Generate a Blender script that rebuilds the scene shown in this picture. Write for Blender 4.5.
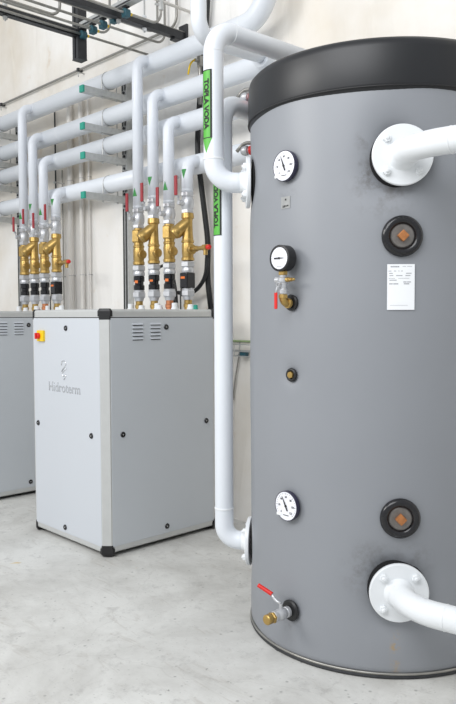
import bpy, bmesh, math, random
from mathutils import Vector as V, Matrix as M
random.seed(4)
PI=math.pi
S=bpy.context.scene
for o in list(bpy.data.objects): bpy.data.objects.remove(o,do_unlink=True)
C=S.collection

# ---------------------------------------------------------------- camera, world, lights, exposure
FPX=728.95; CYAW,CPITCH,CROLL=0.8058,-0.0501,-0.0035
CAM=V((0,0,1.2))
Fw=V((-math.sin(CYAW)*math.cos(CPITCH),math.cos(CYAW)*math.cos(CPITCH),math.sin(CPITCH)))
Rt=Fw.cross(V((0,0,1))).normalized(); Up=Rt.cross(Fw)
Rt,Up=Rt*math.cos(CROLL)+Up*math.sin(CROLL),-Rt*math.sin(CROLL)+Up*math.cos(CROLL)
cd=bpy.data.cameras.new('camera'); cam=bpy.data.objects.new('camera',cd); C.objects.link(cam)
cd.sensor_fit='HORIZONTAL'; cd.sensor_width=36; cd.lens=FPX/456*36
mw=M((Rt,Up,-Fw)).transposed().to_4x4(); mw.translation=CAM; cam.matrix_world=mw
S.camera=cam
def ray(x,y): return Fw+Rt*((x-228)/FPX)-Up*((y-352)/FPX)
def onY(x,y,Y): d=ray(x,y); return CAM+d*(Y/d.y)
def onX(x,y,X): d=ray(x,y); return CAM+d*(X/d.x)
def onZ(x,y,Z): d=ray(x,y); return CAM+d*((Z-1.2)/d.z)

W=bpy.data.worlds.new('world'); S.world=W; W.use_nodes=True
bg=W.node_tree.nodes['Background']; bg.inputs[0].default_value=(0.93,0.96,1.0,1); bg.inputs[1].default_value=0.66
def area(name,loc,target,size,power,col=(1,1,1)):
    l=bpy.data.lights.new(name,'AREA'); l.shape='RECTANGLE'; l.size=size[0]; l.size_y=size[1]; l.energy=power; l.color=col
    o=bpy.data.objects.new(name,l); C.objects.link(o); o.location=loc
    o.rotation_euler=(V(target)-V(loc)).to_track_quat('-Z','Y').to_euler(); return o
area('key_light',(-4.2,-2.8,3.5),(-2.4,2.4,0.9),(2.2,1.6),120,(1.0,0.985,0.96))
area('ceiling_light',(-0.9,-0.8,3.55),(-1.9,2.2,1.2),(2.6,2.0),88,(0.97,0.98,1.0))
S.view_settings.view_transform='Standard'; S.view_settings.look='None'
S.view_settings.exposure=0.06; S.view_settings.gamma=1; S.view_settings.use_curve_mapping=False

# ---------------------------------------------------------------- materials
def mat(name,col,rough=0.5,metal=0.0,var=0.0,scale=8.0,bump=0.0,bscale=30.0,coat=0.0,col2=None,spec=None):
    m=bpy.data.materials.new(name); m.use_nodes=True; nt=m.node_tree; b=nt.nodes['Principled BSDF']
    b.inputs['Base Color'].default_value=(*col,1); b.inputs['Roughness'].default_value=rough; b.inputs['Metallic'].default_value=metal
    if coat: b.inputs['Coat Weight'].default_value=coat; b.inputs['Coat Roughness'].default_value=0.15
    if spec is not None: b.inputs['Specular IOR Level'].default_value=spec
    tc=None
    if var or bump:
        tc=nt.nodes.new('ShaderNodeTexCoord')
    if var:
        n=nt.nodes.new('ShaderNodeTexNoise'); n.inputs['Scale'].default_value=scale; n.inputs['Detail'].default_value=5
        nt.links.new(tc.outputs['Object'],n.inputs['Vector'])
        r=nt.nodes.new('ShaderNodeValToRGB'); r.color_ramp.elements[0].position=0.3; r.color_ramp.elements[1].position=0.72
        c2=col2 or tuple(max(0,c*(1-var)) for c in col)
        r.color_ramp.elements[0].color=(*c2,1); r.color_ramp.elements[1].color=(*col,1)
        nt.links.new(n.outputs['Fac'],r.inputs['Fac']); nt.links.new(r.outputs['Color'],b.inputs['Base Color'])
    if bump:
        n=nt.nodes.new('ShaderNodeTexNoise'); n.inputs['Scale'].default_value=bscale; n.inputs['Detail'].default_value=4
        nt.links.new(tc.outputs['Object'],n.inputs['Vector'])
        bp=nt.nodes.new('ShaderNodeBump'); bp.inputs['Strength'].default_value=bump; bp.inputs['Distance'].default_value=0.01
        nt.links.new(n.outputs['Fac'],bp.inputs['Height']); nt.links.new(bp.outputs['Normal'],b.inputs['Normal'])
    return m
PIPE=mat('white_pipe_wrap',(0.74,0.775,0.82),0.34,bump=0.12,bscale=9,var=0.03,scale=3)
WPAINT=mat('white_gloss_paint',(0.79,0.815,0.835),0.28,bump=0.08,bscale=25,var=0.02)
RISER=mat('white_riser_wrap',(0.74,0.775,0.83),0.34,bump=0.06,bscale=12,var=0.03)
SEAM=mat('seam_tape',(0.62,0.65,0.69),0.4)
JACKET=mat('grey_tank_jacket',(0.265,0.278,0.300),0.42,var=0.05,scale=2.5,bump=0.05,bscale=5)
BAND=mat('black_leatherette',(0.011,0.012,0.014),0.40,var=0.25,scale=6,bump=0.05,bscale=14)
BLACK=mat('black_rubber',(0.012,0.012,0.013),0.42,var=0.2)
GLOSSBLACK=mat('black_gloss_plastic',(0.012,0.012,0.014),0.18,var=0.1)
DARKGAP=mat('dark_foam',(0.008,0.008,0.009),0.95,var=0.2)
ALU=mat('anodised_aluminium',(0.60,0.61,0.60),0.42,metal=0.35,var=0.05,scale=20)
PANEL_LIT=mat('panel_paint_lit',(0.575,0.605,0.645),0.38,var=0.02,scale=2,bump=0.02,bscale=3)  # cabinet paint, lit copy: brighter light on the front put into the colour
PANEL_SHADED=mat('panel_paint_shaded',(0.55,0.58,0.61),0.42,var=0.03,scale=2,bump=0.02,bscale=3)  # same cabinet paint, darker copy for the side turned from the light
CHROME=mat('nickel_plated_brass',(0.62,0.63,0.65),0.40,metal=0.6,var=0.18,scale=30)
GALV=mat('galvanised_steel',(0.56,0.57,0.56),0.45,metal=0.5,var=0.16,scale=40)
BRASS=mat('brass',(0.60,0.40,0.13),0.36,metal=0.75,var=0.4,scale=25,bump=0.05,bscale=80)
COPPER=mat('copper',(0.66,0.27,0.13),0.35,metal=0.8,var=0.2)
RUST=mat('rusty_plug',(0.50,0.20,0.065),0.55,metal=0.3,var=0.35,scale=60)
CAST=mat('cast_grey_plug',(0.23,0.215,0.20),0.45,metal=0.6,var=0.3,scale=60)
RED=mat('red_plastic_grip',(0.70,0.018,0.012),0.38,var=0.1)
DRED=mat('dark_red_grip',(0.34,0.03,0.04),0.42,var=0.1)
ORANGE=mat('orange_mark',(0.85,0.20,0.03),0.5,var=0.1)
YELLOW=mat('yellow_plastic',(0.88,0.60,0.01),0.4,var=0.05)
GREEN=mat('green_label',(0.09,0.42,0.045),0.45,var=0.05)
DGREEN=mat('dark_green_sticker',(0.02,0.24,0.04),0.5,var=0.1)
TEAL=mat('teal_end_cap',(0.02,0.33,0.24),0.5,var=0.1)
DTEAL=mat('teal_rubber_clamp',(0.025,0.10,0.13),0.5,var=0.2)
INK=mat('black_ink',(0.01,0.01,0.01),0.6,var=0.1)
GREYINK=mat('grey_ink',(0.42,0.43,0.46),0.6,var=0.1)
PAPER=mat('white_label_paper',(0.88,0.90,0.92),0.4,var=0.01)
DIAL=mat('dial_white',(0.84,0.85,0.90),0.35,var=0.01)
DIALRIM=mat('blue_black_case',(0.03,0.028,0.06),0.25,var=0.1)
DKSTEEL=mat('dark_channel_steel',(0.05,0.052,0.055),0.4,metal=0.4,var=0.3,scale=30)
STEEL=mat('grey_steel_tube',(0.40,0.39,0.36),0.33,metal=0.7,var=0.25,scale=18)
CREAM=mat('cream_folds_and_conduit',(0.80,0.775,0.73),0.5,var=0.05)
WPLAST=mat('white_plastic',(0.82,0.84,0.85),0.4,var=0.03)
RUBBER=mat('black_hose',(0.013,0.014,0.015),0.5,var=0.2)
EMBOSS=mat('silver_emblem',(0.74,0.76,0.79),0.22,metal=0.75,var=0.05)
def jacket_grime(m,spots,drips):
    nt=m.node_tree; L=nt.links.new; b=nt.nodes['Principled BSDF']
    src=b.inputs['Base Color'].links[0].from_socket
    tc=nt.nodes.new('ShaderNodeTexCoord')
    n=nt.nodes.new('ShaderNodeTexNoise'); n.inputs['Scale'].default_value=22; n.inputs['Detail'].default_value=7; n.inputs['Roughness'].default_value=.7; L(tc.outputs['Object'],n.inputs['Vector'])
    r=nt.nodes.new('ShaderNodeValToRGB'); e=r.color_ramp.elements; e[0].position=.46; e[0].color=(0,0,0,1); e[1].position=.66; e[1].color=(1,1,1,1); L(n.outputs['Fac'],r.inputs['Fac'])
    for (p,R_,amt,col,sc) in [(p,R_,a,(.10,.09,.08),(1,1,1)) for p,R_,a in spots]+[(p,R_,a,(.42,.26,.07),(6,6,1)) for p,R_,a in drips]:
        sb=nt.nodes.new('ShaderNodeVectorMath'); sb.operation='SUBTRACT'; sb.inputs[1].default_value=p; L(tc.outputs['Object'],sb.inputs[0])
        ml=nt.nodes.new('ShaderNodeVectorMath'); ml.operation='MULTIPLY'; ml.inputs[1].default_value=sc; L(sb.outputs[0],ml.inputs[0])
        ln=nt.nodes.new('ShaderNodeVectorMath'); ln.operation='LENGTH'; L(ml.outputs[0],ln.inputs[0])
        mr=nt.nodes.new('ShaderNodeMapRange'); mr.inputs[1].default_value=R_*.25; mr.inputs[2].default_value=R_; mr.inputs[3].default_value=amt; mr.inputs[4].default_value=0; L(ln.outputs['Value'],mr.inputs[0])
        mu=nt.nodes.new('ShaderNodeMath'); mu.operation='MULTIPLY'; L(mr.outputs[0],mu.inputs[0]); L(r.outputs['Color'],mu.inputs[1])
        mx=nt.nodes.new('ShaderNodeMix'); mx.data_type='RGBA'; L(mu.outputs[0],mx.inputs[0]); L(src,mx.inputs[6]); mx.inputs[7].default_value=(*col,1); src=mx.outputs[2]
    L(src,b.inputs['Base Color'])
def wall_mat():
    m=bpy.data.materials.new('off_white_wall'); m.use_nodes=True; nt=m.node_tree; L=nt.links.new; b=nt.nodes['Principled BSDF']; b.inputs['Roughness'].default_value=0.75
    tc=nt.nodes.new('ShaderNodeTexCoord')
    n=nt.nodes.new('ShaderNodeTexNoise'); n.inputs['Scale'].default_value=1.1; n.inputs['Detail'].default_value=6; n.inputs['Roughness'].default_value=.55
    L(tc.outputs['Object'],n.inputs['Vector'])
    r=nt.nodes.new('ShaderNodeValToRGB'); e=r.color_ramp.elements; e[0].position=.30; e[0].color=(.73,.67,.575,1); e[1].position=.60; e[1].color=(.885,.87,.84,1)
    L(n.outputs['Fac'],r.inputs['Fac'])
    # rusty stain spots, sparse
    n2=nt.nodes.new('ShaderNodeTexNoise'); n2.inputs['Scale'].default_value=5; n2.inputs['Detail'].default_value=7
    L(tc.outputs['Object'],n2.inputs['Vector'])
    r2=nt.nodes.new('ShaderNodeValToRGB'); e=r2.color_ramp.elements; e[0].position=.66; e[0].color=(0,0,0,1); e[1].position=.80; e[1].color=(.6,.6,.6,1)
    L(n2.outputs['Fac'],r2.inputs['Fac'])
    mx=nt.nodes.new('ShaderNodeMix'); mx.data_type='RGBA'; L(r2.outputs['Color'],mx.inputs[0]); L(r.outputs['Color'],mx.inputs[6]); mx.inputs[7].default_value=(.60,.44,.28,1)
    L(mx.outputs[2],b.inputs['Base Color'])
    mp=nt.nodes.new('ShaderNodeMapping'); mp.inputs['Scale'].default_value=(2.2,2.2,.55); L(tc.outputs['Object'],mp.inputs['Vector'])
    n3=nt.nodes.new('ShaderNodeTexNoise'); n3.inputs['Scale'].default_value=1.6; n3.inputs['Detail'].default_value=3; n3.inputs['Distortion'].default_value=.8
    L(mp.outputs[0],n3.inputs['Vector'])
    bp=nt.nodes.new('ShaderNodeBump'); bp.inputs['Strength'].default_value=.55; bp.inputs['Distance'].default_value=.06; L(n3.outputs['Fac'],bp.inputs['Height']); L(bp.outputs['Normal'],b.inputs['Normal'])
    return m
def floor_mat():
    m=bpy.data.materials.new('worn_concrete_floor'); m.use_nodes=True; nt=m.node_tree; L=nt.links.new; b=nt.nodes['Principled BSDF']; b.inputs['Roughness'].default_value=0.55
    tc=nt.nodes.new('ShaderNodeTexCoord')
    def noise(s,d,ro,dist=0,scale=None):
        n=nt.nodes.new('ShaderNodeTexNoise'); n.inputs['Scale'].default_value=s; n.inputs['Detail'].default_value=d; n.inputs['Roughness'].default_value=ro; n.inputs['Distortion'].default_value=dist
        if scale:
            mp=nt.nodes.new('ShaderNodeMapping'); mp.inputs['Scale'].default_value=scale; mp.inputs['Rotation'].default_value=(0,0,.5); L(tc.outputs['Object'],mp.inputs['Vector']); L(mp.outputs[0],n.inputs['Vector'])
        else: L(tc.outputs['Object'],n.inputs['Vector'])
        return n.outputs['Fac']
    def ramp(f,p0,c0,p1,c1):
        r=nt.nodes.new('ShaderNodeValToRGB'); e=r.color_ramp.elements; e[0].position=p0; e[0].color=(*c0,1); e[1].position=p1; e[1].color=(*c1,1); L(f,r.inputs['Fac']); return r.outputs['Color']
    def mix(f,a,c,mul=False):
        mx=nt.nodes.new('ShaderNodeMix'); mx.data_type='RGBA'
        L(f,mx.inputs[0]); L(a,mx.inputs[6]); mx.inputs[7].default_value=(*c,1); return mx.outputs[2]
    c=ramp(noise(2.6,10,.68,.4),.34,(.495,.49,.465),.60,(.665,.665,.64))
    K=lambda v:(v,v,v)
    c=mix(ramp(noise(11,10,.75,.3),.54,K(0),.68,K(.55)),c,(.36,.355,.34))
    c=mix(ramp(noise(38,5,.65),.66,K(0),.72,K(.8)),c,(.16,.16,.155))
    c=mix(ramp(noise(3.2,8,.7,1.2,(1,5,1)),.56,K(0),.72,K(.5)),c,(.38,.35,.31))
    c=mix(ramp(noise(6.0,3,.5,.6),.74,K(0),.80,K(.75)),c,(.60,.43,.14))
    vs=nt.nodes.new('ShaderNodeTexVoronoi'); vs.feature='F1'; vs.inputs['Scale'].default_value=16; vs.inputs['Randomness'].default_value=1; L(tc.outputs['Object'],vs.inputs['Vector'])
    c=mix(ramp(vs.outputs['Distance'],.05,K(.75),.11,K(0)),c,(.30,.30,.29))
    vs=nt.nodes.new('ShaderNodeTexVoronoi'); vs.feature='F1'; vs.inputs['Scale'].default_value=37; L(tc.outputs['Object'],vs.inputs['Vector'])
    c=mix(ramp(vs.outputs['Distance'],.08,K(.5),.16,K(0)),c,(.42,.42,.40))
    c=mix(ramp(noise(9,6,.8,2.5,(1,7,1)),.60,K(0),.66,K(.35)),c,(.36,.36,.35))
    # hairline cracks
    vo=nt.nodes.new('ShaderNodeTexVoronoi'); vo.feature='DISTANCE_TO_EDGE'; vo.inputs['Scale'].default_value=1.3
    nn=nt.nodes.new('ShaderNodeTexNoise'); nn.inputs['Scale'].default_value=3; nn.inputs['Detail'].default_value=6; L(tc.outputs['Object'],nn.inputs['Vector'])
    ad=nt.nodes.new('ShaderNodeMix'); ad.data_type='VECTOR'; ad.inputs[0].default_value=.25; L(tc.outputs['Object'],ad.inputs[4]); L(nn.outputs['Color'],ad.inputs[5]); L(ad.outputs[1],vo.inputs['Vector'])
    c=mix(ramp(vo.outputs['Distance'],.0,K(.22),.003,K(0)),c,(.34,.33,.31))
    L(c,b.inputs['Base Color'])
    bp=nt.nodes.new('ShaderNodeBump'); bp.inputs['Strength'].default_value=.25; bp.inputs['Distance'].default_value=.004; L(noise(30,6,.7),bp.inputs['Height']); L(bp.outputs['Normal'],b.inputs['Normal'])
    return m
WALL=wall_mat(); FLOOR=floor_mat()

# ---------------------------------------------------------------- mesh builder
def frame(origin,n,up=(0,0,1)):
    """4x4 with local Z = n, local Y ~ up"""
    n=V(n).normalized(); x=V(up).cross(n)
    if x.length<1e-5: x=V((1,0,0))
    x.normalize(); y=n.cross(x)
    m=M((x,y,n)).transposed().to_4x4(); m.translation=V(origin); return m
class B:
    def __init__(s): s.b=bmesh.new()
    def _add(s,verts,faces,smooth):
        vs=[s.b.verts.new(v) for v in verts]
        for f in faces:
            try: fc=s.b.faces.new([vs[i] for i in f]); fc.smooth=smooth
            except ValueError: pass
        return s
    def box(s,c,d,m=None,bev=0.0):
        c=V(c); h=V(d)/2
        t=bmesh.new(); bmesh.ops.create_cube(t,size=1)
        for v in t.verts: v.co=V((v.co.x*d[0],v.co.y*d[1],v.co.z*d[2]))
        if bev: bmesh.ops.bevel(t,geom=t.edges[:],offset=bev,segments=2,affect='EDGES',profile=.6)
        for v in t.verts:
            v.co+=c
            if m is not None: v.co=m@v.co
        return s.join(t)
    def join(s,t):
        t.verts.ensure_lookup_table(); t.verts.index_update()
        vs=[s.b.verts.new(v.co) for v in t.verts]
        for f in t.faces:
            try: g=s.b.faces.new([vs[v.index] for v in f.verts]); g.smooth=f.smooth
            except ValueError: pass
        t.free(); return s
    def lathe(s,prof,m,n=24,a0=0,smooth=True):
        """prof: list of (r,z); repeated radius pairs give hard edges; n=6 hex"""
        vs=[];fs=[]
        for (r,z) in prof:
            for k in range(n):
                a=a0+2*PI*k/n; vs.append(m@V((r*math.cos(a),r*math.sin(a),z)))
        for i in range(len(prof)-1):
            for k in range(n):
                a=i*n+k;b_=i*n+(k+1)%n; fs.append((a,b_,b_+n,a+n))
        if prof[0][0]>1e-6: fs.append(tuple(range(n-1,-1,-1)))
        if prof[-1][0]>1e-6: fs.append(tuple((len(prof)-1)*n+k for k in range(n)))
        t=bmesh.new(); tv=[t.verts.new(v) for v in vs]
        for f in fs:
            g=t.faces.new([tv[i] for i in f]); g.smooth=smooth and len(f)==4
        bmesh.ops.remove_doubles(t,verts=t.verts,dist=1e-6)
        if smooth:
            t.edges.ensure_lookup_table()
            for e in t.edges:
                if len(e.link_faces)==2 and e.calc_face_angle(0)>0.6: e.smooth=False
            sharp=[e for e in t.edges if not e.smooth]
            bmesh.ops.split_edges(t,edges=sharp)
        return s.join(t)
    def cyl(s,p0,p1,r,n=16,r1=None,smooth=True):
        p0=V(p0);p1=V(p1);d=p1-p0
        return s.lathe([(r,0),(r1 if r1 is not None else r,d.length)],frame(p0,d,(0,0,1) if abs(d.normalized().z)<.95 else (0,1,0)),n,smooth=smooth)
    def hexn(s,p0,p1,r):
        p0=V(p0);p1=V(p1);d=p1-p0;L=d.length;c=min(.15*r,L*.2)
        return s.lathe([(r*.9,0),(r,c),(r,L-c),(r*.9,L)],frame(p0,d,(0,0,1) if abs(d.normalized().z)<.95 else (0,1,0)),6,a0=.3,smooth=False)
    def torus(s,m,R,r,n=40,k=14):
        prof=[(R+r*math.cos(2*PI*i/k),r*math.sin(2*PI*i/k)) for i in range(k+1)]
        vs=[];
        t=bmesh.new(); rows=[[t.verts.new(m@V(((R+r*math.cos(2*PI*i/k))*math.cos(2*PI*j/n),(R+r*math.cos(2*PI*i/k))*math.sin(2*PI*j/n),r*math.sin(2*PI*i/k)))) for i in range(k)] for j in range(n)]
        for j in range(n):
            for i in range(k):
                f=t.faces.new((rows[j][i],rows[(j+1)%n][i],rows[(j+1)%n][(i+1)%k],rows[j][(i+1)%k])); f.smooth=True
        return s.join(t)
    def tube(s,pts,r,n=16,bend=None,seg=10,jit=0.0):
        pts=[V(p) for p in pts]; P=[pts[0]]
        for i in range(1,len(pts)-1):
            a,b_,c=pts[i-1],pts[i],pts[i+1]; R=(bend[i-1] if isinstance(bend,(list,tuple)) else bend) if bend else r*2
            R=min(R,(b_-a).length*.49 if i>1 else (b_-a).length*.95,(c-b_).length*.49 if i<len(pts)-2 else (c-b_).length*.95)
            u=(a-b_).normalized()*R; w=(c-b_).normalized()*R
            for q in range(seg+1):
                t=q/seg
                # circular-like arc (rational quadratic)
                w1=math.sin(((-u).angle(w))/2) if False else math.cos((-u).angle(w)/2)
                d=(1-t)**2+2*w1*t*(1-t)+t*t
                P.append(b_+((u*(1-t)**2+w*t*t)/d))
        P.append(pts[-1])
        # parallel transport
        T=[(P[min(i+1,len(P)-1)]-P[max(i-1,0)]).normalized() for i in range(len(P))]
        up=V((0,0,1)) if abs(T[0].z)<.9 else V((0,1,0))
        x=up.cross(T[0]).normalized(); rows=[];t_=bmesh.new()
        for i,p in enumerate(P):
            x=(x-T[i]*x.dot(T[i])).normalized(); y=T[i].cross(x)
            rr=r[i] if isinstance(r,list) else r
            rows.append([t_.verts.new(p+(x*math.cos(2*PI*k/n)+y*math.sin(2*PI*k/n))*rr) for k in range(n)])
        for i in range(len(P)-1):
            for k in range(n):
                f=t_.faces.new((rows[i][k],rows[i][(k+1)%n],rows[i+1][(k+1)%n],rows[i+1][k])); f.smooth=True
        t_.faces.new(rows[0][::-1]); t_.faces.new(rows[-1])
        sh=[e for e in t_.edges if len(e.link_faces)==2 and e.calc_face_angle(0)>1.0]
        bmesh.ops.split_edges(t_,edges=sh)
        return s.join(t_)
    def prism(s,poly,m,L):
        """poly in local XY extruded along +Z of m"""
        n=len(poly); vs=[m@V((x,y,0)) for x,y in poly]+[m@V((x,y,L)) for x,y in poly]
        fs=[tuple(range(n-1,-1,-1)),tuple(range(n,2*n))]+[(i,(i+1)%n,n+(i+1)%n,n+i) for i in range(n)]
        return s._add(vs,fs,False)
    def text(s,body,size,m,ext=0.0005,fn=None,align='CENTER',bis=0,offset=0.0,spacing=1.0):
        cu=bpy.data.curves.new('t','FONT'); cu.body=body; cu.size=size; cu.align_x=align; cu.align_y='CENTER'; cu.extrude=ext; cu.offset=offset; cu.space_character=spacing; cu.resolution_u=3
        ob=bpy.data.objects.new('t',cu); C.objects.link(ob); dg=bpy.context.evaluated_depsgraph_get(); me=bpy.data.meshes.new_from_object(ob.evaluated_get(dg))
        t=bmesh.new(); t.from_mesh(me); bpy.data.objects.remove(ob,do_unlink=True); bpy.data.curves.remove(cu); bpy.data.meshes.remove(me)
        for k in range(bis):
            y=-size*.5+size*(k+.5)/bis
            bmesh.ops.bisect_plane(t,geom=t.verts[:]+t.edges[:]+t.faces[:],plane_co=(0,y,0),plane_no=(0,1,0))
        for v in t.verts: v.co=fn(v.co) if fn else m@v.co
        return s.join(t)
    def build(s,name,material,parent=None):
        me=bpy.data.meshes.new(name)
        bmesh.ops.recalc_face_normals(s.b,faces=s.b.faces[:]) if False else None
        org=V((0,0,0)); p=parent
        if parent is not None:
            while p.parent is not None: p=p.parent
            org=V(p['_o']) if '_o' in p else V((0,0,0))
        for v in s.b.verts: v.co-=org
        s.b.to_mesh(me); s.b.free()
        me.materials.append(material)
        o=bpy.data.objects.new(name,me); C.objects.link(o)
        if parent is not None: o.parent=parent
        return o
def root(name,loc,label,cat,group=None):
    o=bpy.data.objects.new(name,None); C.objects.link(o); o.location=loc; o['_o']=list(loc); o.empty_display_size=.05
    o['label']=label;o['category']=cat
    if group:o['group']=group
    return o
def struct(o): o['kind']='structure'; return o
def single(o,label,cat,group=None,org=None):
    o['label']=label;o['category']=cat
    if group:o['group']=group
    if org is not None:
        org=V(org)
        for v in o.data.vertices: v.co-=org
        o.location=org
    return o

# ---------------------------------------------------------------- room
WY=2.97
b=B(); b._add([(-14,-5,0),(4,-5,0),(4,WY,0),(-14,WY,0),(-14,-5,-.1),(4,-5,-.1),(4,WY,-.1),(-14,WY,-.1)],[(0,1,2,3),(7,6,5,4),(0,4,5,1),(1,5,6,2),(2,6,7,3),(3,7,4,0)],False); struct(b.build('floor',FLOOR))
b=B(); b.box((-5,WY+.06,2.5),(18,.12,5.2)); struct(b.build('wall_back',WALL))

# ---------------------------------------------------------------- storage tank
TC=V((-1.6436,2.3708,0)); TR=0.484; ZB=1.929; ZT=2.080
def Tn(a): a=math.radians(a); return V((math.cos(a),math.sin(a),0))
def Tp(a,z,off=0): return TC+Tn(a)*(TR+off)+V((0,0,z))
FL1,FL2=(-46.0,1.704),(-46.0,.297)
KN1,KN2=(-45.6,1.451),(-45.5,.539)
SF1=(-133.0,1.707); SF2=(-144.0,.288)
tank=root('storage_tank',(TC.x,TC.y,0),'tall grey cylindrical hot water storage tank with black top band','tank')
ports=[(FL1[0],FL1[1],.118,.050),(FL2[0],FL2[1],.118,.050),(SF1[0],SF1[1],.10,.012),(SF2[0],SF2[1],.10,.012),(-91,.995,.035,.012),(-91,1.253,.04,.010),(-91,.171,.045,.012),(-93.9,1.709,.06,.004),(-92.7,.54,.06,.004)]
NA,NZ=300,170
bm=bmesh.new(); rows=[]
for j in range(NZ+1):
    z=.018+(ZB-.018)*j/NZ; row=[]
    for i in range(NA):
        a=360*i/NA-180; r=TR
        for (pa,pz,pr_,pd) in ports:
            da=(a-pa+180)%360-180
            if abs(da)<40:
                d2=((math.radians(da)*TR)**2+(z-pz)**2)/(pr_**2)
                if d2<9:
                    ph=math.atan2(z-pz,math.radians(da)*TR)
                    r-=pd*math.exp(-d2*1.1)*(1+(.22*math.sin(3*ph+pz*5) if pr_>.11 else 0))
        r+=.0012*math.sin(a*.11+z*3)+.0008*math.sin(z*9+a*.05)
        if j==0: r-=.006
        row.append(bm.verts.new(TC+Tn(a)*r+V((0,0,z))))
    rows.append(row)
for j in range(NZ):
    for i in range(NA):
        f=bm.faces.new((rows[j][i],rows[j][(i+1)%NA],rows[j+1][(i+1)%NA],rows[j+1][i])); f.smooth=True
def loc_(a,z): p=Tp(a,z)-TC; return (p.x,p.y,z)
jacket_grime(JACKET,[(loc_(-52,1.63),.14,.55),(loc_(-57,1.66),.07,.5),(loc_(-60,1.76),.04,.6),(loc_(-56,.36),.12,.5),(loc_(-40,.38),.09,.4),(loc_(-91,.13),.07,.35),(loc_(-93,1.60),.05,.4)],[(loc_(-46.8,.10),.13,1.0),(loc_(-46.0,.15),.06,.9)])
bb=B(); bb.join(bm); bb.build('insulation_jacket',JACKET,tank)
b=B(); zb=frame((TC.x,TC.y,0),(0,0,1),(0,1,0))
b.lathe([(TR-.006,ZB-.03),(TR+.001,ZB-.012),(TR+.006,ZB-.004),(TR+.008,ZB+.004),(TR+.007,ZT-.03),(TR+.003,ZT-.012),(TR-.008,ZT),(TR-.05,ZT+.012),(TR-.2,ZT+.03),(0,ZT+.038)],zb,128); b.build('top_band',BAND,tank)
b=B(); b.torus(frame((TC.x,TC.y,ZB-.004),(0,0,1),(0,1,0)),TR+.0065,.003,128,8); b.build('band_piping',BLACK,tank)
b=B(); b.lathe([(TR-.03,0.002),(TR+.001,0.002),(TR+.003,.006),(TR+.001,.012),(TR-.004,.020)],zb,128); b.build('base_ring',DKSTEEL,tank)
b=B(); b.torus(frame((TC.x,TC.y,.017),(0,0,1),(0,1,0)),TR-.001,.0045,128,8); b.build('base_trim',STEEL,tank)
# feet
for k in range(4):
    a=-100+90*k; b=B(); p=Tp(a,0,-.02); b.lathe([(.022,0),(.022,.02)],frame(p,(0,0,1),(0,1,0)),12); b.build('foot',DKSTEEL,tank)
# jacket vertical seam at the back
b=B(); b.box(Tp(60,.98,.002),(.03,.03,1.9),None); b.build('jacket_seam',JACKET,tank)

def patch(b,a0,a1,z0,z1,off,th=.0006,n=10):
    vs=[];fs=[]
    for k in range(n+1):
        a=a0+(a1-a0)*k/n
        for (z,o) in ((z0,off),(z1,off),(z1,off+th),(z0,off+th)): vs.append(Tp(a,z,o))
    for k in range(n):
        for q in range(4): fs.append((k*4+q,k*4+(q+1)%4,(k+1)*4+(q+1)%4,(k+1)*4+q))
    fs.append((0,1,2,3));fs.append((n*4+3,n*4+2,n*4+1,n*4))
    b._add(vs,fs,False); return b
hw=math.degrees(.0435/TR)
b=B(); patch(b,-45.9-hw,-45.9+hw,1.289-.073,1.289+.073,.0025); plate=b.build('rating_plate',PAPER,tank); plate['label']='white printed rating label'
b=B(); ang=lambda u:-45.9-hw+2*hw*u
def seg(u0,u1,v,h=.0022): patch(b,ang(u0),ang(u1),1.289+.073-v*.146-h/2,1.289+.073-v*.146+h/2,.0033,.0003,3)
for (v,segs,h) in ((.055,((.12,.2),(.21,.27),(.28,.36),(.37,.43)),.004),(.05,((.55,.68),(.72,.9)),.0012),(.15,((.04,.15),(.24,.32),(.40,.44),(.5,.56)),.0022),(.2,((.07,.2),(.68,.88)),.0026),(.25,((.08,.22),(.32,.55),(.66,.84)),.0026),(.31,((.05,.28),(.4,.8)),.0012),(.35,((.08,.34),),.0026),(.39,((.58,.7),(.72,.86)),.003),(.43,((.07,.20),(.22,.40),(.6,.8)),.0034),(.9,((.1,.75),),.0010)):
    for s_ in segs: seg(s_[0],s_[1],v,h)
pl_=b.build('print_lines',GREYINK,plate); pl_['kind']='stuff'
b=B(); patch(b,-96.5,-91.5,1.565,1.605,.002,.0004,4); stk=b.build('faded_sticker',mat('faded_sticker',(0.36,0.365,0.36),.5,var=.2,scale=60),tank)
b=B()
for k,(u,w_) in enumerate(((-95.6,.5),(-94.8,.6),(-93.9,.5),(-93.1,.7))): patch(b,u,u+w_,1.568+.001*k,1.576,.0026,.0004,2)
patch(b,-94.3,-93.5,1.592,1.598,.0026,.0003,2)
b.build('print_marks',INK,stk)

def flange(nm,a,z,parts_parent,mat_=WPAINT,off=.022):
    n=Tn(a); m=frame(Tp(a,z,off-.016),n)
    b=B(); b.lathe([(.088,0),(.096,.002),(.0965,.004),(.0965,.014),(.094,.0165),(.05,.0165),(.047,.02),(.040,.032),(.0395,.04)],m,56); o=b.build('flange_plate',mat_,parts_parent)
    for k in range(4):
        q=m@V((.073*math.cos(PI/4+k*PI/2),.073*math.sin(PI/4+k*PI/2),.0165))
        b=B(); b.hexn(q,q+n*.012,.0135); b.lathe([(.0065,.0),(.0065,.006),(.004,.008)],frame(q+n*.010,n),10); b.build('bolt',mat_,parts_parent)
def hole_ring(a,z,R,t,sub=tank,name='port_collar'):
    m=frame(Tp(a,z,-.016),Tn(a)); b=B(); b.lathe([(R*.6,0),(R+.002,0),(R+.004,.010),(R,.016),(R*.8,.016)],m,48); return b.build(name,DARKGAP,sub)
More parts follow.
